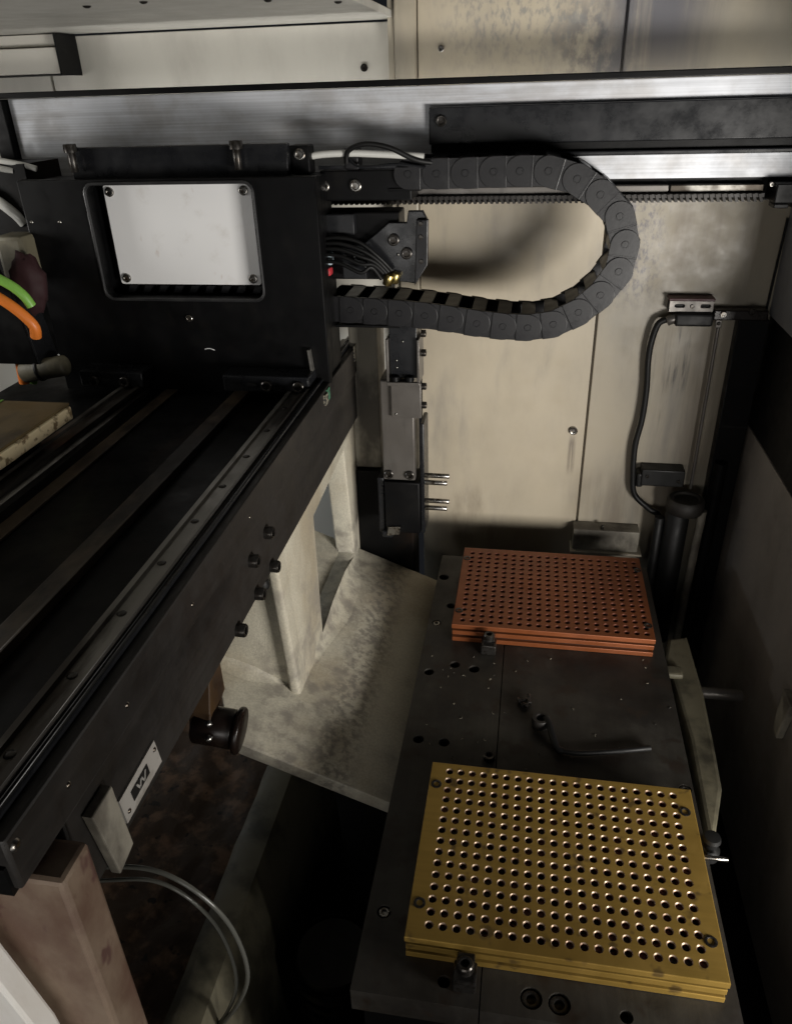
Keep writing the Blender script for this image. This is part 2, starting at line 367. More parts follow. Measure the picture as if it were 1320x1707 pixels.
# ------------------------------------------------------------------ cable chain
t = thing('cable_chain', 'black segmented cable chain looping from the beam back to the carriage', 'cable chain', (0, 884, 330))
pins = [(-137.6, 501), (-106.8, 501), (-76, 501.2), (-46, 502), (-18.5, 502.4), (11, 502), (41, 494), (66, 478.5), (88, 457), (96.7, 428.5), (93, 400), (76, 374.5), (54, 355), (27, 341), (-1.5, 336.5), (-30, 337.4), (-60, 340.4), (-91, 345), (-121, 348.6), (-151, 351), (-180.5, 352.6), (-209, 354), (-238, 355.4)]
R = 15.5; D = [(R*math.cos(math.radians(t_)), R*math.sin(math.radians(t_))) for t_ in range(90, 271, 18)]
outer = D + [(13.5, -R), (13.5, R)]
inner = [(9, -R+.4), (25, -R+.4), (30, -R+4), (33, -6), (33, 6), (30, R-4), (25, R-.4), (9, R-.4)]
def pin_mb(y, d): return MB().lathe((0, y, 0), (0, d, 0), [(0, .3), (2.9, .3), (3.1, .9), (3.9, .9), (4.2, 0), (0, 0)], 14)
proto = None
for i in range(len(pins)-1):
    p, q = pins[i], pins[i+1]
    ang = math.atan2(q[1]-p[1], q[0]-p[0])
    if proto is None:
        lk = MB().prism(outer, 1, 0, 1.5, bev=.45).build('link', 'chain', t)
        proto = [lk]
        for nm, mb in (('side_plate', MB().prism(outer, 1, 62.4, 66, bev=.9)), ('tongue', MB().prism(inner, 1, 1.6, 5, bev=.4)), ('tongue', MB().prism(inner, 1, 59, 62.3, bev=.7)),
                       ('hinge_pin', pin_mb(0, -1)), ('edge_rib', MB().box(11.6, 12.9, -.5, -.05, -R+1, R-1)),
                       ('crossbar', MB().box(-7, 9, 3.7, 62.3, 11.6, 14.9, bev=.8)), ('crossbar', MB().box(-7, 9, 3.7, 62.3, -14.9, -11.6, bev=.8))):
            proto.append(mb.build(nm, 'chain', lk))
        for o in proto:
            for v in o.data.vertices: v.co += ORG[t]*S      # template is modelled round the hinge axis
    else:
        lk = proto[0].copy(); col.objects.link(lk); lk.parent = t
        for o in proto[1:]:
            b_ = o.copy(); col.objects.link(b_); b_.parent = lk
    lk.location = Vector((p[0], 884, p[1]))*S - ORG[t]*S
    lk.rotation_euler = (0, -ang, 0)
MB().box(-160, -124, 886, 950, 484, 487, bev=.6).build('end_bracket', 'black', t)
MB().box(-300, -150, 886, 950, 333, 336, bev=.8).build('support_tray', 'black', t)

# ------------------------------------------------------------------ slide bed (runs towards the back on the left)
t = thing('slide_bed', 'long oily black machine bed with linear rails running away on the left', 'machine bed', (-400, 600, 180))
bed = MB().box(-640, -242, 205, 1010, 240, 268).build('bed_plate', 'oil', t)
MB().box(-241.6, -224, 198, 1010, 251, 286, bev=2).build('side_bar', 'darksteel', t)
MB().box(-241.6, -226.5, 236, 1006, 186, 250.6, bev=2).build('side_plate', 'darksteel', t)
MB().box(-300, -243, 240, 1000, 200, 239.6).build('web', 'oil', t)
def rail(x0, x1, y0, y1, z0, z1, mat, lab=None):
    w_ = x1-x0; h = z1-z0
    o = MB().prism([(x0, z0), (x1, z0), (x1, z0+h*.35), (x1-w_*.14, z0+h*.5), (x1-w_*.14, z0+h*.62), (x1, z0+h*.75), (x1, z1), (x1-w_*.22, z1), (x1-w_*.28, z1-2.4), (x0+w_*.28, z1-2.4), (x0+w_*.22, z1), (x0, z1), (x0, z0+h*.75), (x0+w_*.14, z0+h*.62), (x0+w_*.14, z0+h*.5), (x0, z0+h*.35)], 1, y0, y1).build('linear_rail', mat, t)
    if lab: props(o, lab)
    return o
rl = rail(-266, -246, 215, 1000, 268, 285, 'steel')
for k, y in enumerate(range(250, 1000, 62)): bolt(rl, (-256, y, 282.8), UP, 3.4, .8, 'bolt', 'rail_plug', False)
rail(-470, -446, 215, 1000, 268, 285, 'steel', 'left rail of the bed')
MB().box(-341, -322, 215, 1000, 268.3, 273, bev=.6).build('rack_strip', 'brownstrip', t)
MB().box(-322, -319.5, 215, 1000, 268.3, 276, bev=.5).build('strip_edge', 'brownstrip', t)
MB().box(-430, -414, 215, 1000, 268.3, 271, bev=.6).build('rack_strip', 'brownstrip', t)
MB().box(-243, -240, 215, 1000, 286.3, 289, bev=.8).build('seal_lip', 'column', t)
MB().tube([(-234, 200, 288), (-234, 1000, 288)], 2.2, 8).build('oil_pipe', 'satin', t)
for y, z in ((570.6, 231.6), (527.7, 228.5), (574.6, 192.5), (530.5, 192), (480.4, 190)): bolt(t, (-226.5, y, z), RIGHT, 6, 8)
for y, z in ((246.7, 268.8), (310.7, 264.8), (534.5, 268.2), (410, 267)): bolt(t, (-224, y, z), RIGHT, 2, 1, 'brightbolt', 'screw', False)
bolt(t, (-224, 203.5, 277), RIGHT, 3.4, 1.6, 'brightbolt', 'screw', False)
npl = MB().prism([(283, 194), (332, 195), (329, 217), (281, 215.5)], 0, -226.4, -224.8).build('nameplate', 'plate', t)
MB().prism([(294, 201), (316, 202), (315, 211), (293, 210)], 0, -224.7, -224.3).build('black_print', 'blackink', npl)
wm = MB()
for p in (((299, 209), (302, 203), (303.6, 203), (300.6, 209)), ((302, 203), (305, 209), (306.4, 209), (303.6, 203)), ((305, 209), (308, 203), (309.4, 203), (306.4, 209)), ((308.2, 203), (311, 209.4), (312.4, 209.4), (309.4, 203))):
    wm.prism(list(p), 0, -224.25, -224.05)
wm.build('logo_mark', 'whiteink', npl)
for y, z in ((287.5, 200), (327, 211)): bolt(npl, (-224.8, y, z), RIGHT, 1.8, 1, 'brightbolt', 'rivet', False)
MB().prism([(250, 240), (272, 240), (276, 186), (258, 182)], 0, -226, -219, bev=1).build('hanger_bracket', 'castdirty', t)
g = MB().box(-224, -222.6, 803, 815, 270, 284).build('sensor_tag', 'green', t)
MB().box(-224, -221.5, 790, 802.5, 270, 282).build('swarf_patch', 'speck', t)
MB().box(-224, -222.6, 950, 985, 270, 290).build('swarf_patch', 'speck', t)
MB().box(-640, -228, 196, 204.6, 249, 268).build('front_end_plate', 'oil', t)

# ------------------------------------------------------------------ carriage on the bed
t = thing('carriage', 'black carriage housing with a white cover plate framed in its front', 'carriage', (-390, 845, 262))
win = MB(); win.prism(rrect(-480, -293, 381, 500, 9), 1, 800, 900)
fp = MB().box(-561, -224, 824, 838, 262, 506).build('front_plate', 'black', t, cut=win, bev=1.4)
MB().prism(rrect(-478, -291, 379, 499, 9), 1, 856, 860).build('recess_back', 'black', t)
lipc = MB(); lipc.prism(rrect(-480, -293, 381, 500, 9), 1, 790, 900)
MB().prism(rrect(-483.5, -290, 377.5, 503.5, 12), 1, 821, 823.8).build('window_rim', 'rim', t, cut=lipc, bev=1.5)
lb = MB().prism(rrect(-470.5, -300.5, 392, 498.5, 3), 1, 842, 846, bev=.6).build('cover_plate', 'label', t)
for x, z in ((-463, 491.5), (-308.5, 491.5), (-462, 399), (-309, 399)): bolt(lb, (x, 842, z), FRONT, 5, 2.5, 'brightbolt', 'screw')
for k in range(9):
    x = -465+k*19
    MB().prism([(x, 382.5), (x+9, 382.5), (x+13, 390.5), (x+4, 390.5)], 1, 843, 850).build('vent_slat', 'satin', t)
MB().box(-559, -226, 838.4, 905, 266, 503, bev=1.5).build('housing', 'black', t) if False else None
MB().box(-559, -229, 861, 905, 266, 503, bev=1.5).build('housing', 'black', t)
MB().box(-559, -482, 838.4, 860.6, 266, 503).build('side_cheek', 'black', t)
MB().box(-289, -229, 838.4, 860.6, 266, 503).build('side_cheek', 'black', t)
MB().box(-482, -289, 838.4, 855, 266, 378).build('lower_block', 'black', t)
MB().box(-505, -258, 846, 858, 503.4, 536, bev=1.5).build('top_plate', 'satin', t)
for x in (-497, -310):
    bo = MB().cyl((x, 838, 512), UP, 4.2, 26, 12).build('shoulder_bolt', 'bolt', t)
    MB().lathe((x, 838, 532), UP, [(0, 4), (3.4, 4), (3.8, 8), (6.4, 8), (7, 7), (7, 0), (0, 0)], 16).build('head', 'bolt', bo)
lg = MB().box(-261, -239, 862, 884, 504, 533, bev=2).build('lug', 'black', t)
bolt(lg, (-249, 862, 524), FRONT, 6, 3.5, 'brightbolt')
for x0, x1, sc_ in ((-342, -240, ((-289, 291), (-252, 291))), (-520, -440, ((-500, 291), (-462, 291)))):
    bb = MB().box(x0, x1, 792, 824, 283, 302, bev=2).build('bearing_block', 'satin', t)
    for x, z in sc_: bolt(bb, (x, 792, z), FRONT, 6.5, 5, 'bolt')
    MB().prism(rrect(x0+28, x0+40, 290, 294, 1.8), 1, 791, 791.8).build('slot', 'blackink', bb)
bolt(t, (-384.5, 824, 358), FRONT, 4, 3, 'brightbolt', 'screw')
for x in (-554, -520): bolt(t, (x, 824, 463), FRONT, 2, 1.2, 'brightbolt', 'screw', False)
MB().tube([(-372, 823.8, 322), (-366, 823.5, 323), (-360, 823.8, 321)], .5, 5).build('scratch', 'label', t)
MB().prism([(-243, 292), (-240, 292), (-243, 326), (-246, 326)], 1, 815, 822).build('wiper_blade', 'steel', t)

# air fittings and side bracket right of the carriage
t = thing('side_bracket', 'black bracket plate with cut corner and two socket screws right of carriage', 'bracket', (-150, 890, 388))
MB().prism([(-196, 425), (-196, 405), (-150, 388), (-132, 386), (-118, 408), (-117, 455), (-122, 464), (-138, 464), (-140, 452), (-160, 452), (-178, 438)], 1, 884, 892, bev=1).build('plate', 'satin', t)
MB().prism([(-131, 385), (-116, 408), (-115, 456), (-128, 456)], 1, 876, 883.6, bev=1).build('edge_guard', 'chain', t)
MB().box(-240, -150, 893, 935, 388, 462, bev=2).build('body', 'black', t)
MB().box(-232, -198, 878, 892, 440, 462, bev=1.5).build('clamp_block', 'satin', t)
MB().box(-214, -186, 876, 892, 392, 430, bev=1.5).build('valve_block', 'satin', t)
for x, z in ((-155, 434), (-140.5, 419.5)): bolt(t, (x, 884, z), FRONT, 6.5, 4, 'bolt')
bolt(t, (-150.5, 884, 418), FRONT, 1.8, 1, 'brightbolt', 'screw', False)
for z in (452, 438, 412): bolt(t, (-123, 876, z), FRONT, 2.6, 2, 'bolt', 'screw')
bolt(t, (-203, 876, 417), FRONT, 5, 3, 'black', 'plug')
f = MB().cyl((-163, 876, 386), (.35, -.1, 1), 5.5, 13, 10).build('air_fitting', 'brass', t)
MB().cyl((-155, 877, 388), (.3, -.1, 1), 5, 12, 10).build('air_fitting', 'brass', t)
for k, (x0, z0, zz) in enumerate(((-236, 437, 0), (-236, 432, 1), (-236, 427, 2), (-236, 421, 3), (-236, 414, 4))):
    e = [(-157, 877, 402), (-159.5, 873, 401), (-162, 871, 400), (-165, 869, 400), (-169, 874, 393)][k]
    o = MB().tube([(x0, 872-zz, z0), (-214, 868-zz, z0+2-zz), (-190, 866-zz, z0-3-zz*2.2), (-170-zz*2, 869-zz, 418-zz*2.6), e], 2.2, 8).build('air_hose', 'rubber')
    tag(o, 'thin black air hose curving into the brass fitting beside the carriage', 'hose', 'black air hoses at the side bracket')
o = MB().box(-234, -225, 872, 884, 408, 421, bev=1.5).build('cable_connector', 'blue'); tag(o, 'small pale blue connector block beside the carriage edge', 'connector')
o = MB().box(-235, -227, 870, 884, 396, 405, bev=2).build('cable_connector', 'redpl'); tag(o, 'small red connector under the pale blue one at the carriage edge', 'connector')
t = thing('hose_manifold', 'black manifold bar with two socket screws above the gear rack', 'manifold', (-190, 890, 470))
MB().box(-236, -134, 888, 940, 474, 506, bev=2).build('bar', 'black', t)
MB().box(-206, -190, 880, 900, 506.4, 528, bev=2).build('clip_post', 'chain', t)
for x in (-232, -196): bolt(t, (x, 888, 490), FRONT, 6.5, 4, 'brightbolt')
MB().box(-236, -136, 884, 888, 507, 511, bev=.8).build('rail', 'satin', t)
o = MB().tube([(-300, 866, 512), (-270, 872, 516), (-235, 876, 522), (-200, 880, 523), (-165, 884, 521), (-120, 886, 518)], 3.6, 10).build('air_tube', 'hosewhite'); tag(o, 'white air tube lying over the top of the carriage edge', 'tube')
o = MB().tube([(-203, 878, 514), (-199, 874, 526), (-180, 872, 532), (-155, 874, 528), (-130, 880, 516), (-112, 886, 512)], 2.8, 8).build('looped_cable', 'rubber'); tag(o, 'black cable arching over the white air tube beside the chain end', 'cable')
o = MB().tube([(-200, 876, 518), (-186, 872, 510), (-150, 874, 512), (-118, 880, 508)], 1.4, 6).build('looped_cable', 'satin'); tag(o, 'thin dark cable sagging below the black arched cable', 'cable')

# ------------------------------------------------------------------ gripper column
t = thing('tool_gripper', 'hanging tool gripper with bronze grey cover and black jaw box', 'gripper', (-160, 905, 40))
MB().box(-181, -138, 900, 945, 124, 264, bev=2).build('cover', 'column', t)
MB().box(-166, -128, 894, 899.6, 216, 262, bev=1).build('lower_bracket', 'column', t)
MB().box(-170, -167, 890, 930, 262, 318, bev=.8).build('bracket_arm', 'column', t)
MB().box(-132, -129, 890, 930, 262, 318, bev=.8).build('bracket_arm', 'column', t)
MB().box(-170, -128.5, 888, 893.6, 260, 265, bev=1).build('bracket_floor', 'column', t)
MB().box(-166.4, -132.8, 897, 930, 268, 345, bev=1).build('actuator', 'satin', t)
for x in (-160, -142): bolt(t, (x, 893, 266), UP, 6, 6, 'black', 'nut')
for x, z in ((-158, 290), (-150, 314), (-158, 281)): bolt(t, (x, 897, z), FRONT, 1.6, 1, 'brightbolt', 'screw', False)
for z in (322, 298, 255, 230): bolt(t, (-128.4, 905, z), RIGHT, 4.5, 6, 'bolt')
bolt(t, (-160, 894, 221), FRONT, 1.8, 1, 'brightbolt', 'screw', False)
for x in (-173, -145): bolt(t, (x, 900, 133), FRONT, 6, 4, 'bolt')
j = MB().box(-180, -132, 897, 945, 44, 122, bev=2).build('jaw_box', 'black', t)
MB().box(-131.6, -126, 903, 945, 42, 205, bev=1.5).build('jaw_guide', 'satin', t)
MB().box(-190, -181, 902, 945, 40, 125, bev=2).build('jaw_guide', 'satin', t)
for z, l in ((131, 33), (120.5, 30), (93, 33), (82, 30)):
    MB().cyl((-126, 905, z), RIGHT, 3.3, l, 12, .5).build('guide_pin', 'brightbolt', t)
MB().prism([(-178, 40), (-160, 43), (-158, 56), (-176, 54)], 1, 893, 896.6, bev=.8).build('jaw_tip', 'brightbolt', t)
MB().box(-185, -170, 895, 905, 36, 46, bev=2).build('jaw_heel', 'satin', t)

# ------------------------------------------------------------------ cast base: apron, window wall, columns
t = thing('cast_base', 'cream painted casting with sloping apron and tall window under the bed', 'casting', (-230, 760, -80))
K = .41
def za(x): return -70 - K*(x+110)
ap = [(-110, 537), (-281, 537), (-335, 640), (-335, 952), (-110, 952)]
m = MB(); bm = m.bm
top = [bm.verts.new((x, y, za(x))) for x, y in ap]; bot = [bm.verts.new((x, y, za(x)-18)) for x, y in ap]
bm.faces.new(top); bm.faces.new(bot[::-1])
for i in range(5): bm.faces.new((top[i], bot[i], bot[(i+1) % 5], top[(i+1) % 5]))
bmesh.ops.recalc_face_normals(bm, faces=bm.faces[:])
m.build('apron', 'cast', t, bev=2)
wc = MB(); wc.prism([(739, -10), (924, -10), (901, 161), (745, 150)], 0, -300, -200)
MB().prism([(652, -45), (985, -45), (985, 184), (628, 184)], 0, -262, -233).build('window_wall', 'cast', t, cut=wc, bev=5, seg=3)
# coved foot where wall meets apron
m = MB(); bm = m.bm; prev = None
for i in range(33):
    y = 672+i*8.6; r = 14*min(1, (i+.1)/14, (32.1-i)/10)
    q = []
    for k in range(8):
        s_ = k/7; x = -233+r*1.5*(s_**1.6); q.append(bm.verts.new((x, y, za(x)+.4+r*1.2*((1-s_)**1.8))))
    if prev:
        for k in range(7): bm.faces.new((prev[k], q[k], q[k+1], prev[k+1]))
    prev = q
bmesh.ops.recalc_face_normals(bm, faces=bm.faces[:])
m.build('cove', 'cast', t, ang=70)
MB().prism([(632, -34), (664, -34), (664, 184), (606, 184)], 0, -246, -233.4, bev=0).build('front_rib', 'cast', t, bev=4.5, seg=4, ang=60)
m = MB().prism([(-341, za(-341)-10), (-240, za(-240)-10), (-240, 186), (-341, 186)], 1, 641, 656, bev=1)
for v in m.bm.verts: v.co.y -= 24*max(0, v.co.z+20)/215
m.build('front_web', 'cast', t)
m = MB(); bm = m.bm; prev = None
for i in range(11):
    x = -340+i*9.5; f_ = min(1, (10.3-i)/5); rr = 22*f_
    q = [bm.verts.new((x, 641.6-rr*(1-math.sin(math.radians(g_))), za(x)+.4+rr*(1-math.cos(math.radians(g_))))) for g_ in range(0, 91, 15)]
    if prev:
        for k_ in range(6): bm.faces.new((prev[k_], q[k_], q[k_+1], prev[k_+1]))
    prev = q
bmesh.ops.recalc_face_normals(bm, faces=bm.faces[:])
m.build('front_cove', 'cast', t, ang=70)
MB().box(-233, -194, 962, 1010, 110, 330, bev=3).build('rear_column', 'castdirty', t)
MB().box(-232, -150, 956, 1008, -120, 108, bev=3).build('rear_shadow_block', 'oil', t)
MB().lathe((-249, 602, 148), UP, [(0, 0), (7, 0), (8, 4), (6, 9), (0, 9)], 12).build('rod_cap', 'rubber', t)

# ------------------------------------------------------------------ work table
t = thing('work_table', 'dark oily steel work table with bolt holes under the hole plates', 'work table', (45, 640, -56))
hc = MB()
for x, y, r in ((-99, 899, 7), (-82, 832, 6), (-97, 793, 6), (-94.5, 697, 6), (-65.4, 714, 6), (-42, 709, 6.5), (-92, 589, 6), (-64.5, 588, 6), (-93.4, 391, 6), (-37, 341, 5)):
    hc.cyl((x, y, -42), UP, r, 30, 16, .1)
lp = MB().prism([(-108, 324), (-9, 324), (-9, 957), (-108, 957)], 2, -52, -26).build('left_plate', 'table', t, cut=hc, bev=.8)
hc2 = MB()
for x, y, r in ((30, 339, 8.5), (51, 338, 8.5), (100, 336, 5), (176, 560, 6)): hc2.cyl((x, y, -36), UP, r, 30, 16, .1)
MB().prism([(-8, 324), (184, 324), (184, 957), (-8, 957)], 2, -54, -26.8).build('right_plate', 'table', t, cut=hc2, bev=.8)
for x, y in ((30, 339), (51, 338)): bolt(t, (x, y, -34), UP, 7.4, 6, 'bolt')
bolt(t, (-16, 572, -26), UP, 6, 5, 'bolt')
for x, y in ((-97, 793), (-93.4, 391), (-99, 948)): bolt(t, (x, y, -30), UP, 4.6, 3.5, 'brightbolt')
bolt(t, (176, 560, -31), UP, 5, 4, 'bolt')
sm = MB()
rs_ = random.Random(3)
for k in range(70):
    x = rs_.choice((rs_.uniform(-105, -12), rs_.uniform(-5, 178))); y = rs_.uniform(545, 752) if rs_.random() < .6 else rs_.uniform(326, 950)
    z = -26 if x < -9 else -26.8; r_ = rs_.uniform(.5, 1.5); a_ = rs_.uniform(0, 6.28)
    sm.tube([(x, y, z+.5), (x+r_*2*math.cos(a_), y+r_*2*math.sin(a_), z+.9), (x+r_*3*math.cos(a_+.6), y+r_*3*math.sin(a_+.6), z+.4)], .35, 4, 1)
props(sm.build('swarf', 'speck', t), kind='stuff')
MB().box(-100, 180, 330, 950, -329, -57).build('subframe', 'oil', t)

def rack(x0, x1, y0, y1, hx0, hx1, hy0, hy1, mat, screws, label):
    t = thing('tool_rack', label, 'hole plate', ((x0+x1)/2, (y0+y1)/2, -26), 'drilled tool racks on the table')
    NX, NY, n = 20, 15, 16
    m = MB(); bm = m.bm
    px, py = (hx1-hx0)/(NX-1), (hy1-hy0)/(NY-1)
    xs = [hx0-px/2+i*px for i in range(NX+1)]; ys = [hy0-py/2+i*py for i in range(NY+1)]
    G = [[bm.verts.new((x, y, 0)) for y in ys] for x in xs]
    def edge_mid(p, q): return p
    for i in range(NX):
        for k in range(NY):
            cx, cy = (xs[i]+xs[i+1])/2, (ys[k]+ys[k+1])/2
            R = []
            for rr, zz in ((3.6, 0), (2.9, -.9), (2.9, -6)):
                R.append([bm.verts.new((cx+rr*math.cos(2*math.pi*(q+.5)/n), cy+rr*math.sin(2*math.pi*(q+.5)/n), zz)) for q in range(n)])
            for A, B in zip(R, R[1:]):
                for q in range(n): bm.faces.new((A[q], A[(q+1) % n], B[(q+1) % n], B[q]))
            dp = -random.choice((2.4, 3, 3.6, 4.2, 5.2, 5.8))
            fc = bm.faces.new([bm.verts.new((cx+2.88*math.cos(2*math.pi*q/8), cy+2.88*math.sin(2*math.pi*q/8), dp)) for q in range(8)]); fc.material_index = 2 if random.random() < .6 else 3
            for f_ in R[2][0].link_faces: pass
            cor = [G[i+1][k+1], G[i][k+1], G[i][k], G[i+1][k]]
            for s_ in range(4):      # quarter s_: ring verts around angle 45+90*s
                c0 = cor[s_]; c1 = cor[(s_+1) % 4]
                st = s_*4+2-1
                idx = [(st+d_) % n for d_ in range(0, 5)]
                # fan between this corner and the next
                vs = [R[0][q] for q in idx]
                bm.faces.new([c0, c1] + vs[::-1])
    # margins
    X0, X1, Y0, Y1 = x0, x1, y0, y1
    L_ = [G[0][k] for k in range(NY+1)]; Rr = [G[NX][k] for k in range(NY+1)]
    B_ = [G[i][0] for i in range(NX+1)]; T_ = [G[i][NY] for i in range(NX+1)]
    c00, c10, c11, c01 = [bm.verts.new(p) for p in ((X0, Y0, 0), (X1, Y0, 0), (X1, Y1, 0), (X0, Y1, 0))]
    bm.faces.new([c00, c10] + B_[::-1]); bm.faces.new([c10, c11] + Rr[::-1])
    bm.faces.new([c11, c01] + T_); bm.faces.new([c01, c00] + L_)
    d = [bm.verts.new((v.co.x, v.co.y, -6)) for v in (c00, c10, c11, c01)]
    tops = [c00, c10, c11, c01]
    for q in range(4): bm.faces.new((tops[q], d[q], d[(q+1) % 4], tops[(q+1) % 4]))
    bm.normal_update()
    bmesh.ops.recalc_face_normals(bm, faces=bm.faces[:])
    rim = [e for e in bm.edges if all(v in tops for v in e.verts)]
    bmesh.ops.bevel(bm, geom=rim, offset=.7, segments=2, affect='EDGES', profile=.5)
    for f_ in bm.faces:
        if len(f_.verts) == 4 and f_.calc_area() < 3 and abs(f_.normal.z) > .2 and f_.calc_center_median().z < -.2: f_.material_index = 1
        elif len(f_.verts) == 4 and f_.calc_area() < 9 and abs(f_.normal.z) < .1 and f_.calc_center_median().z > -4 and f_.calc_center_median().z < -2: f_.material_index = 2
    tp = m.build('top_plate', mat, t)
    tp.data.materials.append(M['bare' if mat == 'gold' else 'barered']); tp.data.materials.append(M['hole']); tp.data.materials.append(M['holedark'])
    for z in (-16, -26):
        MB().box(x0+.6, x1-.4, y0+.5, y1-.5, z+.02, z+6.2, bev=.6).build('lower_plate', mat, t)
    MB().box(x0+6, x1-6, y0+5, y1-5, -25.5, -7).build('core', 'blackink', t)
    for x, y in screws: bolt(t, (x, y, -1.2), UP, 5, 2, 'bolt', 'screw')
    return t
rack(-70, 173, 356, 536, -52, 156, 368.5, 526, 'gold', ((-63, 509), (164, 509), (-62, 386), (164.5, 387)), 'gold anodised plate full of holes, nearest on the steel table')
rack(-74, 169, 758.5, 941, -61.5, 160, 769, 927, 'red', ((-68, 912), (163.5, 910), (-67.7, 788), (163.5, 786)), 'orange red anodised plate full of holes, at the rear of the table')
def clamp(x, y, label, r=1.0):
    t = thing('rack_clamp', label, 'clamp', (x, y, -26), 'clamps at the front edges of the racks')
    MB().box(x-9, x+9, y-11, y+7, -25.9, -12, bev=1.5).build('block', 'bolt', t)
    MB().box(x-7, x+7, y-3, y+9.5, -11.6, -5.5, bev=1).build('toe', 'bolt', t)
    b_ = bolt(t, (x, y-3, -7), UP, 6.5, 8, 'bolt')
    return t
clamp(-27, 747, 'small steel clamp block against the front edge of the red rack')
clamp(-21, 345, 'small steel clamp block with socket bolt against the front of the gold rack')

# loose things on the table
t = thing('bent_wrench', 'blackened bent wrench with ringed end lying between the two racks', 'wrench', (90, 600, -26))
MB().tube([(58, 590, -23), (75, 589, -22.5), (110, 596, -22.5), (148, 606, -22.5)], 2.8, 8).build('handle', 'rubber', t)
MB().tube([(59, 589.5, -23), (53, 592, -22), (48, 606, -19), (45, 620, -17), (41, 629, -17)], 4, 8).build('bent_neck', 'rubber', t)
MB().lathe((36, 627, -25.6), UP, [(5.5, 0), (9, 0), (10, 2), (10, 9), (9, 11), (5.5, 11), (5, 9), (5, 2), (5.5, 0)], 18).build('ring_head', 'darksteel', t)
t = thing('loose_screws', 'small pile of dark screws lying on the table beyond the wrench', 'screws', (18, 658, -26))
for x, y, d in ((14, 660, (1, .3, .1)), (20, 654, (.4, 1, .1)), (16, 655, (-.5, .6, .1)), (23, 660, (0, 1, .2))):
    s_ = MB().cyl((x, y, -24), d, 1.9, 10, 8, .3).cyl((x, y, -24), tuple(-v for v in d), 3.2, 3, 8, .4).build('screw', 'bolt', t)

# lug casting along the right of the table
t = thing('side_casting', 'grimy cream cast rib along the right edge of the table', 'casting', (204, 680, -200))
m = MB(); m.prism([(196, 819), (221, 827), (223, 724), (221, 639), (218, 582), (197, 515), (192, 528), (197, 645), (192, 741), (187, 773)], 2, -160, -42, bev=4)
for v in m.bm.verts: v.co += Vector((2.5*mnoise.noise((v.co.y*.02, 1, 4)), 0, 2*mnoise.noise((v.co.y*.03, 7, 1))))
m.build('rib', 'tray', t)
MB().box(180, 204, 742, 760, -44, -36, bev=3).build('boss', 'tray', t)
MB().cyl((214, 745, -62), RIGHT, 7, 60, 14).build('cross_pin', 'column', t)
t = thing('side_plunger', 'dark plunger knob with steel pin right of the gold rack', 'plunger', (195, 490, -40))
MB().lathe((188, 497, -40), UP, [(0, 0), (9, 0), (9, 10), (6, 13), (6, 20), (8, 22), (7, 26), (0, 27)], 16).build('knob', 'rubber', t)
MB().cyl((176, 482, -24), (1, .02, 0), 2.2, 24, 10, .4).build('pin', 'brightbolt', t)

# ------------------------------------------------------------------ wall fittings at the right
t = thing('wall_sensor', 'black sensor with slotted bracket mounted high on the back wall', 'sensor', (205, 1045, 300))
MB().box(176, 233, 1038, 1059, 332, 335.5, bev=.8).build('cap', 'seal', t)
sl_ = MB(); sl_.prism(rrect(184, 197, 323, 328, 2.4), 1, 1030, 1060); sl_.prism(rrect(216, 229, 323, 328, 2.4), 1, 1030, 1060)
MB().box(178, 232, 1040, 1044, 318, 331.5).build('slotted_plate', 'column', t, cut=sl_)
MB().box(178, 232, 1045, 1059, 318, 331.5).build('backing', 'black', t)
bolt(t, (206, 1040, 325), FRONT, 2.6, 2, 'bolt', 'screw')
MB().box(186, 233, 1030, 1059, 301, 317.5, bev=3).build('body', 'rubber', t)
MB().cyl((190, 1040, 311), (-1, 0, -.45), 6.5, 14, 12).build('cable_gland', 'column', t)
o = MB().tube([(182, 1042, 308), (168, 1042, 302), (162, 1043, 278), (161, 1043, 250), (164, 1044, 210), (163.5, 1044, 166), (159, 1044, 125), (161, 1043, 82), (167, 1042, 48), (190, 1040, 26), (207, 1038, 12), (212, 1036, -40), (212, 1036, -110)], 4.2, 10).build('sensor_cable', 'rubber')
tag(o, 'thick black cable hanging down the back wall from the sensor', 'cable')
t = thing('pivot_bar', 'brown horizontal bar on the wall right of the sensor with bright screws', 'bar', (265, 1045, 308))
MB().box(234, 300, 1038, 1052, 308, 321, bev=1.5).build('bar', 'barrel', t)
bolt(t, (245, 1038, 316), FRONT, 4, 3, 'brightbolt', 'screw'); bolt(t, (279, 1038, 320), FRONT, 4.5, 6, 'bolt', 'screw')
MB().box(238.5, 246.5, 1042, 1048, 297, 307.6, bev=1).build('rod_eye', 'column', t)
bolt(t, (242.5, 1042, 303), FRONT, 2.4, 2, 'brightbolt', 'screw', False)
o = MB().tube([(243.4, 1045, 298), (244.5, 1045, 60)], 2.3, 8).build('lift_rod', 'column'); tag(o, 'thin steel rod running down the wall from the horizontal bar', 'rod')
t = thing('junction_box', 'small black box low on the back wall beside the hanging cable', 'junction box', (200, 1045, 64))
MB().box(172, 232, 1034, 1059, 66, 92, bev=2).build('box', 'rubber', t)
MB().box(166, 176, 1036, 1058, 62, 84, bev=3).build('side_gland', 'rubber', t)
bolt(t, (180, 1034, 82), FRONT, 2.5, 2, 'bolt', 'screw'); bolt(t, (224, 1034, 76), FRONT, 2.5, 2, 'bolt', 'screw')
t = thing('guide_cylinder', 'dark vertical cylinder with round steel collar under the thin rod', 'cylinder', (236, 1015, -180))
MB().lathe((234, 1013, 40), UP, [(0, 0), (24, 0), (26, 4), (26, 17), (23, 21), (18, 21), (16, 18), (0, 18)], 28).build('collar', 'darksteel', t)
MB().cyl((226, 1015, -190), UP, 17, 229, 20).build('barrel', 'rubber', t)
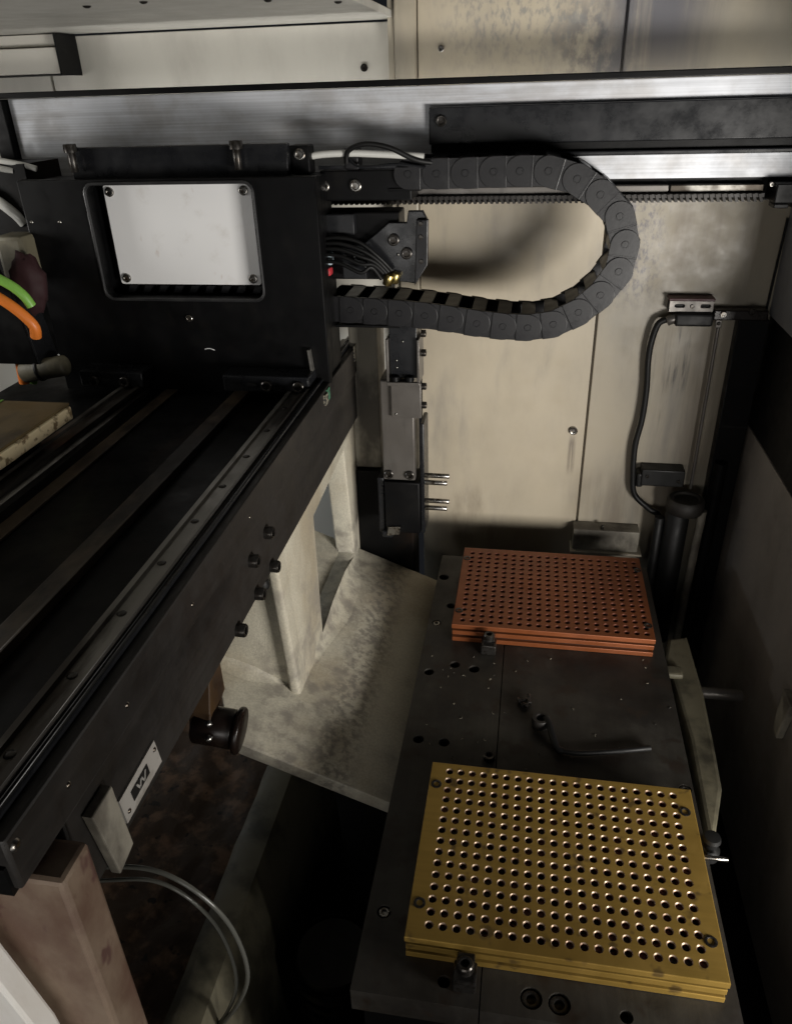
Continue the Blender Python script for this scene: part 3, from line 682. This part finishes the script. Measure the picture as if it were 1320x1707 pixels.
MB().cyl((203, 1018, -190), UP, 7, 215, 14).build('return_pipe', 'rubber', t)
o = MB().tube([(258, 1008, 44), (256, 1008, -60), (255, 1008, -200)], 6, 10).build('pale_pipe', 'castdirty'); tag(o, 'pale vertical pipe right of the dark cylinder in the back corner', 'pipe')
o = MB().tube([(276, 1030, 110), (274, 1025, 0), (270, 1015, -200)], 9, 10).build('dark_duct', 'oil'); tag(o, 'dark oily duct in the back right corner', 'duct')
t = thing('foot_box', 'low grey sheet metal box at the foot of the back wall', 'box', (132, 1045, -80))
MB().box(84, 181, 1032, 1059, -47, -12, bev=1.2).build('body', 'castdirty', t)
MB().box(81, 187, 1026, 1059, -51, -47.4, bev=1).build('ledge', 'wall2', t)
bolt(t, (126, 1038, -12), UP, 2.5, 6, 'bolt', 'stud')

# ------------------------------------------------------------------ left side clutter
t = thing('particle_board', 'brown board with chipped pale edge lying over the bed at left', 'board', (-540, 580, 288))
MB().box(-760, -446, 430, 652, 316, 318.5, bev=.5).build('face_sheet', 'board', t)
MB().box(-759, -444, 431, 651, 302, 315.8, bev=2).build('core', 'boardedge', t)
MB().box(-520, -517.5, 500, 652, 318.7, 319.3).build('scored_line', 'hosegreen', t)
MB().box(-700, -480, 450, 640, 269, 301.5).build('spacer', 'oil', t)
t = thing('cable_bracket', 'black sheet bracket under the orange and green cables at far left', 'bracket', (-580, 765, 315))
MB().prism([(-640, 318), (-549, 318), (-560, 400), (-575, 440), (-640, 440)], 1, 764, 770, bev=.8).build('plate', 'black', t)
MB().prism([(-549, 318), (-546, 318), (-557, 402), (-560, 402)], 1, 764, 800, bev=.5).build('flange', 'satin', t)
o = MB().tube([(-590, 750, 424), (-570, 752, 420), (-551, 754, 410), (-540, 757, 398), (-536, 760, 386)], 5.4, 12).build('power_cable', 'hosegreen'); tag(o, 'green sheathed cable bending over the orange one at far left', 'cable')
o = MB().tube([(-600, 748, 412), (-578, 750, 404), (-556, 751, 390), (-543, 754, 376), (-537, 757, 364), (-540, 760, 352)], 6, 12).build('power_cable', 'hoseorange'); tag(o, 'orange sheathed cable bending down at far left', 'cable')
o = MB().tube([(-578, 775, 322), (-579, 774, 305), (-580, 774, 292)], 6.5, 12).build('power_cable', 'hoseorange'); tag(o, 'short stub of orange cable below the black bracket', 'cable')
o = MB().tube([(-560, 778, 318), (-566, 776, 302), (-570, 775, 292)], 4.5, 10).build('power_cable', 'hosegreen'); tag(o, 'short stub of green cable below the black bracket', 'cable')
rg = bmesh.new(); bmesh.ops.create_icosphere(rg, subdivisions=3, radius=1)
for v in rg.verts:
    n_ = 1+.22*mnoise.noise(v.co*2.2)
    v.co = Vector((-553+v.co.x*20*n_, 790+v.co.y*14*n_, 402+v.co.z*34*n_+4*mnoise.noise(v.co*7)))
m = MB(); m.bm.free(); m.bm = rg
tag(m.build('dark_cloth', 'cloth', None, ang=80), 'dark red cloth bundle behind the orange cable', 'cloth')
o = MB().box(-590, -556, 800, 835, 405, 452, bev=5).build('pale_block', 'tray'); tag(o, 'pale block behind the red cloth at far left', 'block')
t = thing('grey_cylinder', 'grey horizontal air cylinder above the particle board', 'cylinder', (-540, 780, 315))
MB().cyl((-576, 770, 306), (1, .1, .16), 12, 55, 20, 2).build('barrel', 'tray', t)
MB().cyl((-556, 772, 309), (1, .1, .16), 13, 5, 20, 1).build('band', 'rubber', t)
for k, pts in enumerate(([(-650, 850, 532), (-610, 856, 526), (-575, 862, 519), (-560, 866, 514)], [(-650, 848, 524), (-610, 854, 518), (-585, 860, 513)], [(-650, 846, 496), (-615, 850, 486), (-595, 856, 468), (-588, 860, 456)])):
    o = MB().tube(pts, [3.2, 3.4, 6][k], 10).build('air_tube', 'hosewhite')
    tag(o, ['upper white air tube at the far left edge above the carriage', 'second white air tube just under the upper one at far left', 'thick white tube bending down left of the carriage'][k], 'tube')
o = MB().box(-700, -570, 858, 930, 300, 520).build('black_duct', 'oil'); tag(o, 'black cable duct left of the carriage in deep shadow', 'duct')

# ------------------------------------------------------------------ under the near end of the bed
t = thing('rusty_post', 'rust streaked post under the near end of the black bed', 'post', (-250, 225, -330))
MB().box(-300, -209, 206, 231, -330, 248, bev=3).build('post', 'rustpost', t)
MB().prism([(-360, 212), (-255, 212), (-238, 138), (-214, -330), (-360, -330)], 1, 186, 200, bev=2).build('white_flange', 'postwhite', t)
t = thing('drive_motor', 'small brown barrel motor with end disc under the bed', 'motor', (-215, 430, 120))
MB().cyl((-250, 425, 136), (1, .05, -.15), 16, 34, 24, 2).build('barrel', 'barrel', t)
MB().cyl((-216, 427, 130.5), (1, .05, -.15), 19, 5, 24, 1).build('end_disc', 'barrel', t)
MB().prism([(415, 140), (452, 150), (452, 185), (430, 185)], 0, -250, -232, bev=1).build('mount_bracket', 'ochre', t)
for y, z in ((412, 150), (408, 138)): bolt(t, (-231, y, z), (.3, -1, .2), 3.2, 3, 'brightbolt', 'screw', False)
o = MB().tube([(-345, 330, 55), (-305, 330, 72), (-260, 331, 79), (-229, 330, 68), (-205, 330, 36), (-195, 330, -3), (-195, 330, -43), (-207, 330, -81), (-228, 330, -121), (-250, 328, -150)], 1.9, 10).build('clear_hose', 'hoseclear')
tag(o, 'outer clear plastic hose looping under the near end of the bed', 'hose')
o = MB().tube([(-342, 332, 43), (-295, 331, 58), (-259, 332, 64), (-234, 332, 52), (-215, 333, 19), (-207, 333, -24), (-209, 333, -66), (-224, 333, -110), (-244, 330, -145)], 1.6, 10).build('clear_hose', 'hoseclear')
tag(o, 'inner clear plastic hose running beside the outer loop', 'hose')
t = thing('hose_clip', 'clear hose stub with black clip below the looping hoses', 'hose clip', (-290, 336, 40))
MB().tube([(-303, 326, 66), (-306, 325, 52), (-318, 325, 32), (-338, 326, 12)], 4, 10).build('stub', 'hoseclear', t)
MB().box(-327, -316, 319, 332, 18, 29, rot=Matrix.Rotation(.6, 3, 'Y'), bev=2).build('clip', 'rubber', t)
MB().cyl((-311, 328, 68), (1, 0, .25), 6, 5, 12).build('collar', 'seal', t)
t = thing('tray_wall', 'pale cast tray wall running towards the back beneath the bed', 'tray', (-255, 450, -330))
m = MB(); bm = m.bm
prev = None
for k in range(25):
    y = 160 + k*22; e = 3*mnoise.noise((y*.03, 1, 2)); f_ = 1.6*mnoise.noise((y*.11, 5, 2))
    q = [bm.verts.new(p) for p in ((-272+e, y, -330), (-272+e, y, -104+f_), (-263+e+f_, y, -99+f_), (-240, y, -103), (-226, y, -150), (-218, y, -330))]
    if prev:
        for i in range(5): bm.faces.new((prev[i], q[i], q[i+1], prev[i+1]))
    else: bm.faces.new(q)
    prev = q
bm.faces.new(prev[::-1]); bmesh.ops.recalc_face_normals(bm, faces=bm.faces[:])
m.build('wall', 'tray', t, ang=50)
t = thing('coolant_pump', 'black ribbed pump body in the dark gap left of the table', 'pump', (-165, 430, -330))
MB().lathe((-160, 440, -330), UP, [(0, 0), (42, 0), (42, 60), (38, 64), (38, 100), (42, 104), (42, 140), (36, 150), (0, 152)], 28).build('body', 'darksteel', t)
for k in range(5): MB().lathe((-160, 440, -262+k*18), UP, [(42, 0), (45, 1), (45, 5), (42, 6)], 28).build('rib', 'oil', t)
